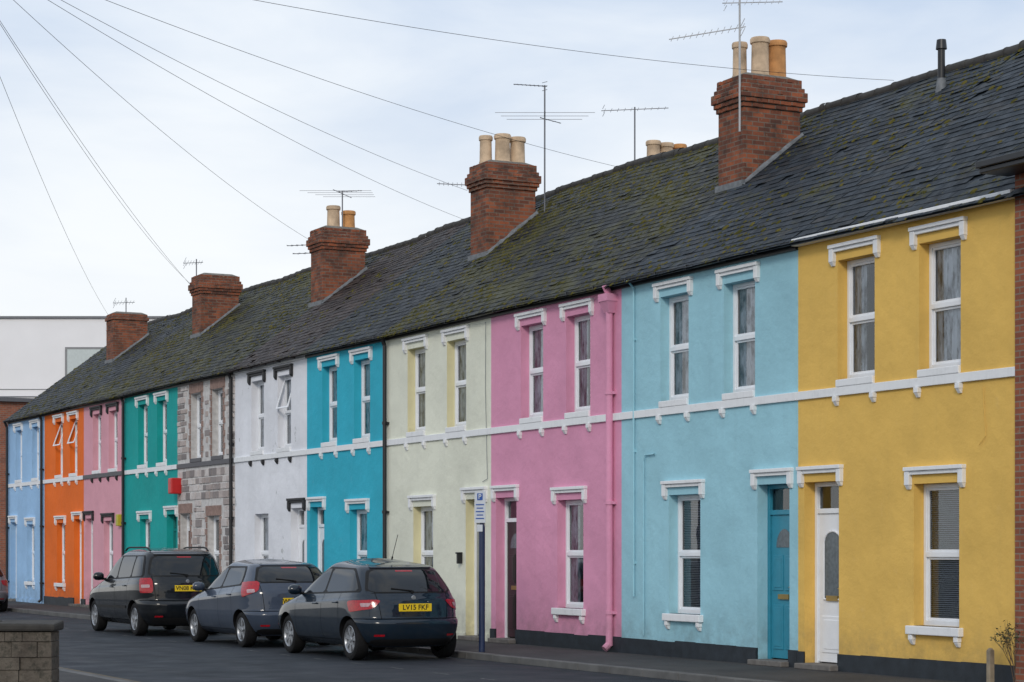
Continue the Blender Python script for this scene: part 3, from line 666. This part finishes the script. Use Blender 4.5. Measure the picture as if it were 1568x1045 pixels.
def car(name,xw,yc,keys,paint,o):
    P=empty(name,(xw,yc,-.096),math.pi,o.get('scale',1))
    vs=[k[0] for k in keys]; F=[pchip(vs,[k[i] for k in keys]) for i in (1,2,3,4)]
    p,q=9.,o.get('q',3.2)
    def prm(v): zf,xr,xf,w_=[f(v) for f in F]; return zf,xr,xf,w_,(xr+xf)/2,(xf-xr)/2
    def zz(v,x,zf,xr,xf): return v+(zf-v)*min(1,max(0,(x-xr)/(xf-xr)))
    def side(x,v,off=.004,s=1):
        zf,xr,xf,w_,xm,a=prm(v); X=min(.9999,abs((x-xm)/a)); return (x,s*(w_*(1-X**p)**(1/q)+off),zz(v,x,zf,xr,xf))
    def rear(y,v,off=.004):
        zf,xr,xf,w_,xm,a=prm(v); Y=min(.9999,abs(y/w_)); x=xm-a*(1-Y**q)**(1/p)-off; return (x,y,zz(v,x,zf,xr,xf))
    def front(y,v,off=.004):
        zf,xr,xf,w_,xm,a=prm(v); Y=min(.9999,abs(y/w_)); x=xm+a*(1-Y**q)**(1/p)+off; return (x,y,zz(v,x,zf,xr,xf))
    PH=np.linspace(0,math.pi,1500)
    def ring(v,n=110):
        zf,xr,xf,w_,xm,a=prm(v); c=np.cos(PH); X=xm-a*np.sign(c)*np.abs(c)**(2/p); Y=w_*np.abs(np.sin(PH))**(2/q)
        Ls=np.concatenate([[0],np.cumsum(np.hypot(np.diff(X),np.diff(Y)))]); u=np.linspace(0,Ls[-1],n); x=np.interp(u,Ls,X); y=np.interp(u,Ls,Y)
        return x,y,zf,xr,xf,Ls,X,Y
    def wrap(l,v,off,s):
        zf,xr,xf,w_,xm,a=prm(v); x_,y_,zf,xr,xf,Ls,X,Y=ring(v,4); x=np.interp(l,Ls,X); y=np.interp(l,Ls,Y)
        x2=np.interp(l+.01,Ls,X); y2=np.interp(l+.01,Ls,Y); dx,dy=x2-x,y2-y; L=math.hypot(dx,dy) or 1
        return (x-dy/L*off,s*(y+dx/L*off),zz(v,x,zf,xr,xf))
    rows=[]
    vv=[]
    for a,b in zip(vs[:-1],vs[1:]): vv+=list(np.linspace(a,b,6,endpoint=False))
    vv.append(vs[-1])
    for v in vv:
        x,y,zf,xr,xf,*_=ring(v); r=[(x[i],y[i],zz(v,x[i],zf,xr,xf)) for i in range(len(x))]
        r+= [(x[i],-y[i],zz(v,x[i],zf,xr,xf)) for i in range(len(x)-2,0,-1)]; rows.append(r)
    mb=MB(); mb.grid(rows,0,close=True); n=len(rows[0]); mb.f.append(tuple(range(n))[::-1]); mb.m.append(1); k=(len(rows)-1)*n; mb.f.append(tuple(range(k,k+n))); mb.m.append(0)
    body=mb.obj('body',[paint,CB],P,world=False,recalc=True)
    wr=o['wr']; ax=o['axles']; hw=keys[3][4]
    cuts=[]
    for xa in ax:
        cm=MB(); ar=wr+.045
        cm.cyl((xa,-1.2,wr+.0),(xa,1.2,wr+.0),ar,n=48,m=1); cu=cm.obj('cut',[paint,CB],P,world=False); cuts.append(cu)
        md=body.modifiers.new('b','BOOLEAN'); md.operation='DIFFERENCE'; md.object=cu; md.solver='EXACT'
    bpy.context.view_layer.update(); dg=bpy.context.evaluated_depsgraph_get()
    nm_=bpy.data.meshes.new_from_object(body.evaluated_get(dg)); body.modifiers.clear(); body.data=nm_
    for cu in cuts: bpy.data.objects.remove(cu)
    nm_.polygons.foreach_set('use_smooth',[True]*len(nm_.polygons)); nm_.set_sharp_from_angle(angle=math.radians(40))
    ub=MB(); ub.box(.5,keys[3][3]-.5,-.52,.52,.18,.5); ub.obj('underbody',[CB],P,world=False)
    def patch(name,f,mat,na=16,nb=10,ka=.10,kb=.25,ss=(1,)):
        mb=MB()
        for s in ss:
            G=[]
            for j in range(nb+1):
                tt=j/nb; e_=abs(2*tt-1); sh=0 if e_<=1-kb else ka*(1-math.sqrt(max(0,1-((e_-1+kb)/kb)**2)))
                G.append([f(sh+(1-2*sh)*i/na,tt,s) for i in range(na+1)])
            mb.grid(G)
        return mb.obj(name,[mat],P,world=False,smooth=True,recalc=False)
    vb,vt=o['vb'],o['vt']
    lim=o.get('lim',(.30,.40))
    L_=lambda a,b,t:a+(b-a)*t
    def fw(a,b,v0,v1):
        def f(s_,t_,s):
            v=L_(v0,v1,t_); A=a(v) if callable(a) else a; B=b(v) if callable(b) else b
            return side(L_(A,B,s_),v,.005,s)
        return f
    fr=lambda v:F[2](v)-lim[0]; rr=lambda v:F[1](v)+lim[1]+o.get('kick',0)*(vt-v)
    patch('side_glass_surround',fw(lambda v:rr(v)-.05,lambda v:fr(v)+.05,vb-.022,vt+.02),CB,40,10,.02,.3,(1,-1))
    def off(f,d):
        def g(s_,t_,s): x,y,z=f(s_,t_,s); return (x,y+s*d,z)
        return g
    spl=o['xs']
    edges=[rr]+spl+[fr]
    for a,b in zip(edges[:-1],edges[1:]):
        A=a if callable(a) else a+.035; B=b if callable(b) else b-.035
        patch('side_window',off(fw(A,B,vb,vt),.003),CG,16,10,.06,.18,(1,-1))
    rw=o['rw']
    patch('rear_window_surround',lambda s_,t_,s:rear(L_(-1,1,s_)*(F[3](L_(rw[0],rw[1],t_))-.085),L_(rw[0]-.02,rw[1]+.02,t_),.004),CB,30,10,.06,.4)
    patch('rear_window',lambda s_,t_,s:rear(L_(-1,1,s_)*(F[3](L_(rw[0],rw[1],t_))-.12),L_(rw[0],rw[1],t_),.008),CG,30,12,.07,.45)
    patch('windscreen',lambda s_,t_,s:front(L_(-1,1,s_)*(F[3](L_(1.0,vt,t_))-.08),L_(o['vs'],vt+.03,t_),.006),CG,30,10,.04,.2)
    patch('rear_spoiler',lambda s_,t_,s:rear(L_(-1,1,s_)*(F[3](rw[1]+.04)-.10),L_(rw[1]+.025,rw[1]+.055,t_),.035*math.sin(math.pi*t_)+.003),paint,24,6,.03,.5)
    patch('high_brake_light',lambda s_,t_,s:rear(L_(-.14,.14,s_),L_(rw[1]-.025,rw[1]-.005,t_),.012),RED,8,2,.02,.3)
    for (l0,l1,v0,v1,sk,lt,mat,of) in o['lamps']:
        patch('tail_lamp',lambda s_,t_,s:wrap(L_(l0+sk*(1-t_),l1-sk*.3*(1-t_),s_),L_(v0+lt*(1-s_),v1,t_),of,s),mat,18,10,.10,.6,(1,-1))
    patch('rear_valance',lambda s_,t_,s:rear(L_(-.66,.66,s_),L_(vs[0]+.02,vs[1]+.03,t_),.006),CB,20,5,.04,.4)
    patch('bumper_gap',lambda s_,t_,s:wrap(L_(0,1.02,s_),L_(o['vg'],o['vg']+.010,t_),.003,s),SEAM,40,2,0,.2,(1,-1))
    patch('reflector',lambda s_,t_,s:wrap(L_(.50,.66,s_),L_(.36,.39,t_),.006,s),RED,6,3,.05,.4,(1,-1))
    g=o['vg']
    patch('hatch_gap',lambda s_,t_,s:(lambda y:rear(s*y,L_(g+.01,rw[0]-.0,t_),.003))(L_(o['hy'],o['hy']+.008,s_)+ .05*t_),SEAM,2,14,0,.2,(1,-1))
    def seam(x,v0,v1,dx=0):
        patch('door_gap',lambda s_,t_,s:side(x+dx*t_+.007*s_,L_(v0,v1,t_),.0022,s),SEAM,2,16,0,.2,(1,-1))
    for x,v0,dx in o['seams']: seam(x,v0,vb-.02,dx)
    patch('sill_gap',lambda s_,t_,s:side(L_(ax[0]+wr+.12,ax[1]-wr-.1,s_),L_(.29,.298,t_),.003,s),SEAM,20,1,0,.2,(1,-1))
    if o.get('strip'): patch('rub_strip',lambda s_,t_,s:side(L_(ax[0]+wr+.1,ax[1]-wr-.08,s_),L_(.52,.575,t_),.010,s),CB,20,3,.01,.6,(1,-1))
    h=MB()
    for x in o['handles']:
        for s in (1,-1):
            a_=side(x,vb-.15,.0,s); h.box(a_[0]-.08,a_[0]+.08,a_[1]-.02 if s>0 else a_[1]-.028,a_[1]+.028 if s>0 else a_[1]+.02,a_[2]-.012,a_[2]+.012)
    h.obj('door_handles',[paint],P,bevel=.01,world=False)
    for s in (1,-1):
        a_=side(fr(vb)-.02,vb-.01,0,s); m=MB()
        cx,cy,cz=a_[0],a_[1]+s*.14,a_[2]+.06; prof=[(.001,-.105),(.05,-.095),(.075,-.06),(.083,0),(.075,.06),(.05,.095),(.001,.105)]
        m.lathe((cx,cy,cz),prof,16,0,axis='y'); m.cyl((a_[0],a_[1]-s*.03,a_[2]),(cx,cy,cz-.04),.025,n=8,m=1)
        m.obj('door_mirror',[paint,CB],P,smooth=True,world=False)
    pv=o['plate']; c=rear(0,pv,.012); m=MB(); m.box(c[0]-.008,c[0]+.012,-.262,.262,c[2]-.057,c[2]+.057); m.obj('number_plate',[YP],P,world=False,bevel=.004)
    patch('plate_recess',lambda s_,t_,s:rear(L_(-.33,.33,s_),L_(pv-.085,pv+.10,t_),.004),CB if o.get('rec') else paint,10,8,.04,.4)
    tx=bpy.data.curves.new('plate_text','FONT'); tx.body=o['txt']; tx.size=.105; tx.align_x='CENTER'; tx.align_y='CENTER'; tx.offset=.002; tx.materials.append(INK)
    to=bpy.data.objects.new('plate_text',tx); COL.objects.link(to); to.parent=P; to.matrix_basis=basis((0,-1,0),(0,0,1),(c[0]-.010,0,c[2]))
    m=MB(); m.lathe((0,0,0),[(.001,-.012),(.03,-.012),(.036,-.004),(.036,.01)],16,0,axis='y'); ob=m.obj('badge',[AL],P,world=False); c=rear(0,o['bv'],.0); ob.matrix_basis=Matrix.Translation(c)@Matrix.Rotation(-math.pi/2,4,'Z')
    c0=rear(.0,rw[0]+.015,.02); c1=rear(.32,rw[0]+.05,.02); m=MB(); m.cyl(c0,c1,.009,n=6); m.cyl((c0[0]+.01,0,c0[2]-.02),(c0[0]-.02,0,c0[2]-.02),.025,n=10); m.obj('rear_wiper',[CB],P,world=False)
    if o.get('ant'):
        xx=o['ant']; m=MB(); z=F[0](vs[-1])-.01; m.cyl((xx,0,z),(xx-.22,0,z+.36),.005,n=6); m.cyl((xx,0,z-.01),(xx-.02,0,z+.03),.014,n=8); m.obj('roof_aerial',[CB],P,world=False)
    if o.get('rails'):
        m=MB()
        for s in (1,-1):
            pts=[]
            for i in range(13):
                u=i/12; x=L_(.62,2.2,u); z=1.60+.065*min(1,math.sin(math.pi*u)*3); pts.append((x,s*.57,z))
            m.tube(pts,.016,8)
        m.obj('roof_rails',[CB],P,smooth=True,world=False)
    for i,xa in enumerate(ax):
        for s in (1,-1):
            Pw=(xa,s*(hw-.045),wr); tw=.195; yo=0
            m=MB()
            prof=[(wr*.66,-s*tw),(wr*.93,-s*tw),(wr*.99,-s*(tw-.025)),(wr,-s*tw/2),(wr*.99,-s*.03),(wr*.955,-s*.008),(wr*.85,s*.006),(wr*.70,s*.002),(wr*.665,-s*.006),(wr*.655,-s*.03)]
            m.lathe(Pw,prof,40,0,axis='y')
            m.lathe(Pw,[(wr*.67,-s*.004),(wr*.645,s*.002),(wr*.61,-s*.008),(wr*.58,-s*.05),(wr*.57,-s*.12)],40,1,axis='y')
            m.lathe(Pw,[(wr*.58,-s*.085),(.001,-s*.085)],40,2,axis='y')
            m.lathe(Pw,[(wr*.17,-s*.07),(wr*.17,-s*.02),(wr*.13,-s*.004),(.001,-s*.004)],24,1,axis='y')
            m.lathe(Pw,[(wr*.42,-s*.075),(.001,-s*.075)],30,3,axis='y')
            ns=o['spokes']
            for k in range(ns):
                th=2*math.pi*k/ns+.3
                for (dth) in (-.09,.09):
                    a0=th+dth*2.2; a1=th+dth
                    u0=Vector((math.cos(a0),0,math.sin(a0))); u1=Vector((math.cos(a1),0,math.sin(a1))); pr=Vector((-u1.z,0,u1.x))
                    c=Vector(Pw); i0=c+u0*wr*.12; i1=c+u1*wr*.615
                    hh=.019; y0=-s*.016; y1=-s*.05
                    m.hexa([i0-pr*hh+Vector((0,y0,0)),i1-pr*hh+Vector((0,y0+s*.004,0)),i1+pr*hh+Vector((0,y0+s*.004,0)),i0+pr*hh+Vector((0,y0,0)),i0-pr*hh+Vector((0,y1,0)),i1-pr*hh+Vector((0,y1,0)),i1+pr*hh+Vector((0,y1,0)),i0+pr*hh+Vector((0,y1,0))],1)
            m.obj('wheel',[TY,AL,CB,M['alu']],P,smooth=True,world=False)
    return P
YC=-3.15
car('hatchback_car',-30.0,YC,HATCH,carpaint('dark_blue_grey_paint',(.006,.015,.028)),dict(scale=1.06,wr=.305,axles=(.66,3.16),vb=1.035,vt=1.33,xs=[1.68],rw=(1.01,1.33),vs=1.05,vg=.615,hy=.52,kick=-.2,lim=(.30,.30),
   lamps=[(.50,1.16,.72,.90,.14,.05,RED,.010),(.66,.84,.80,.855,.04,0,WL,.014)],seams=[(.98,.55,.05),(1.68,.30,0),(2.72,.32,.05)],handles=(1.12,1.92),plate=.78,bv=.92,txt='LV15 FKF',ant=.95,spokes=7))
car('hatchback_car',-35.05,YC,HATCH2,carpaint('steel_grey_paint',(.042,.058,.090)),dict(scale=1.05,wr=.30,axles=(.64,3.12),vb=1.10,vt=1.35,xs=[1.7],rw=(1.11,1.36),vs=1.11,vg=.615,hy=.56,kick=.7,lim=(.30,.36),
   lamps=[(.60,1.06,.86,1.13,.06,.10,RED,.012),(.72,.88,.94,1.0,.0,0,WL,.016)],seams=[(.98,.55,.05),(1.68,.30,0),(2.68,.32,.05)],handles=(1.12,1.9),plate=.78,bv=1.0,txt='WU12 OXB',spokes=5))
car('minivan_car',-40.75,YC-.12,MPV,carpaint('black_paint',(.004,.006,.009)),dict(scale=1.07,wr=.315,axles=(.80,3.50),vb=1.14,vt=1.50,xs=[1.05,1.95],rw=(1.14,1.50),vs=1.16,vg=.675,hy=.60,kick=.1,lim=(.34,.26),
   lamps=[(.66,.98,.82,1.10,.0,0,RED,.012),(.72,.92,.92,.98,0,0,WL,.016)],seams=[(1.14,.6,.0),(1.95,.30,0),(2.95,.32,.08)],handles=(1.30,2.15),plate=.90,bv=1.03,txt='VN08 KTD',rails=True,strip=True,spokes=5))
car('parked_car',-59.2,YC,HATCH,carpaint('silver_grey_paint',(.16,.16,.18)),dict(wr=.30,axles=(.66,3.16),vb=1.035,vt=1.33,xs=[1.7],rw=(1.01,1.33),vs=1.05,vg=.615,hy=.56,kick=.2,lim=(.30,.30),
   lamps=[(.55,1.05,.72,.90,.08,.04,RED,.010)],seams=[(.98,.55,.05),(1.72,.30,0)],handles=(1.12,1.92),plate=.80,bv=.93,txt='HG09 LPA',spokes=7))

# ------------------------------------------------------------------ foreground stone wall (left)
t=NT('mossy_stone'); col=t.mix(t.ramp(t.noise(3,7,.65),.35,.7),(.075,.062,.050),(.15,.13,.105)); col=t.mix(t.ramp(t.noise(11,6,.7),.5,.65,0,.8),col,(.030,.030,.022)); ms_=t.fin(col,.95,t.bump(t.noise(18,6,.7),.9,.03))
P=empty('stone_garden_wall',(-21.6,-11.5,0)); mb=MB()
px0=Vector((-21.45,-11.15,0))
wd=-R_; z=0; random.seed(5)
while z<.78:
    h=min(random.choice((.10,.13,.16)),.79-z); L=0
    while L<4.5:
        l=random.uniform(.14,.36); jit=random.uniform(-.018,.018)
        a=px0+wd*(L+.003); b=px0+wd*(min(L+l,4.5)-.003); n_=D_*.38; f_=-D_*jit
        mb.hexa([(*(a+f_).xy,z+.003),(*(b+f_).xy,z+.003),(*(b+n_).xy,z+.003),(*(a+n_).xy,z+.003),(*(a+f_).xy,z+h-.003),(*(b+f_).xy,z+h-.003),(*(b+n_).xy,z+h-.003),(*(a+n_).xy,z+h-.003)]); L+=l
    z+=h
mb.obj('stones',[ms_],P,bevel=.02)
mb=MB(); L=-.04
while L<4.5:
    a=px0+wd*L-D_*.045; b=px0+wd*(L+.62)-D_*.045; n_=D_*.47
    z0=.785; z1=.86
    mb.hexa([(*a.xy,z0),(*b.xy,z0),(*(b+n_).xy,z0),(*(a+n_).xy,z0),(*a.xy,z1),(*b.xy,z1+.01),(*(b+n_).xy,z1+.03),(*(a+n_).xy,z1+.03)]); L+=.63
mb.obj('coping',[plain('dark_coping_stone',(.045,.042,.038),.9,.5,.8,6)],P,bevel=.025)

# ------------------------------------------------------------------ background buildings
P=empty('white_modern_building',(-110,10,0))
A=Vector((-113.1,3.5,0)); B=Vector((-105.0,19.4,0)); ax_=(B-A).normalized(); nn_=Vector((-ax_.y,ax_.x,0))
if nn_.dot(D_)<0: nn_=-nn_
def obb(mb,u0,u1,d0,d1,z0,z1,m=0):
    g=lambda u,d,z:(*(A+ax_*u+nn_*d).xy,z)
    mb.hexa([g(u0,d0,z0),g(u1,d0,z0),g(u1,d1,z0),g(u0,d1,z0),g(u0,d0,z1),g(u1,d0,z1),g(u1,d1,z1),g(u0,d1,z1)],m)
wm_=plain('white_cladding',(.82,.82,.84),.6,.06,.05,.5)
Lw=(B-A).length
mb=MB(); obb(mb,-6,Lw,0,18,-.1,13.7); mb.obj('walls',[wm_],P)
mb=MB(); obb(mb,-6.1,Lw+.1,-.12,18.1,13.7,13.80); obb(mb,-6,Lw,-.03,-.001,9.6,9.66); obb(mb,-6,Lw,-.03,-.001,10.0,10.03); mb.obj('parapet_flashing',[plain('grey_flashing',(.16,.17,.19),.5)],P)
mb=MB(); u0=10.1
obb(mb,u0,u0+2.4,-.06,.03,10.3,12.2,0); obb(mb,u0+.12,u0+2.28,-.07,-.055,10.42,12.08,1); mb.obj('window',[plain('grey_frame',(.22,.23,.24),.5),plain('pale_glass',(.52,.58,.58),.08,.1,0)],P)
P=empty('brick_building',(-80,3,0)); mb=MB(); mb.box(-92,-82,-4,4.2,-.1,7.4); mb.obj('walls',[M['brick2']],P); mb=MB(); mb.box(-92.2,-81.8,-4.2,4.4,7.4,7.55); mb.obj('coping',[M['greytrim']],P)

# ------------------------------------------------------------------ shrub and wooden post near right edge
random.seed(11); SX=-19.45; P=empty('bare_shrub',(SX,-.35,0)); tw=MB(); lf=MB()
def branch(p,d,l,r,dep):
    e_=p+d*l; tw.cyl(p,e_,r,r*.65,5,cap=False)
    if dep==0 or l<.06:
        for k in range(2):
            c=p.lerp(e_,random.random())+Vector((random.uniform(-.03,.03),random.uniform(-.03,.03),random.uniform(-.02,.02))); a=Vector((random.uniform(-1,1),random.uniform(-1,1),random.uniform(-.5,.5))).normalized()*.018; b=a.orthogonal().normalized()*.010
            lf.quad(c-a,c+b,c+a,c-b)
        return
    for k in range(3):
        nd=(d+Vector((random.uniform(-.7,.7),random.uniform(-.5,.5),random.uniform(-.1,.5)))).normalized(); branch(p.lerp(e_,random.uniform(.6,1)),nd,l*random.uniform(.6,.8),r*.6,dep-1)
for k in range(3): branch(Vector((SX+random.uniform(-.1,.1),-.3,0)),Vector((random.uniform(-.35,.35),random.uniform(-.2,.1),1)).normalized(),.34,.007,3)
tw.obj('twigs',[plain('twig_bark',(.09,.06,.04),.9)],P); lf.obj('leaves',[plain('dark_leaf',(.06,.07,.025),.7)],P)
X0=-20.02
mb=MB(); mb.box(X0,X0+.07,-.24,-.17,-.01,.42); mb.hexa([(X0,-.24,.42),(X0+.07,-.24,.42),(X0+.07,-.17,.42),(X0,-.17,.42),(X0+.02,-.22,.45),(X0+.05,-.22,.45),(X0+.05,-.19,.45),(X0+.02,-.19,.45)]); mb.obj('wooden_post',[plain('weathered_wood',(.30,.25,.18),.9,.4,.5)],bevel=.006)
print('done')
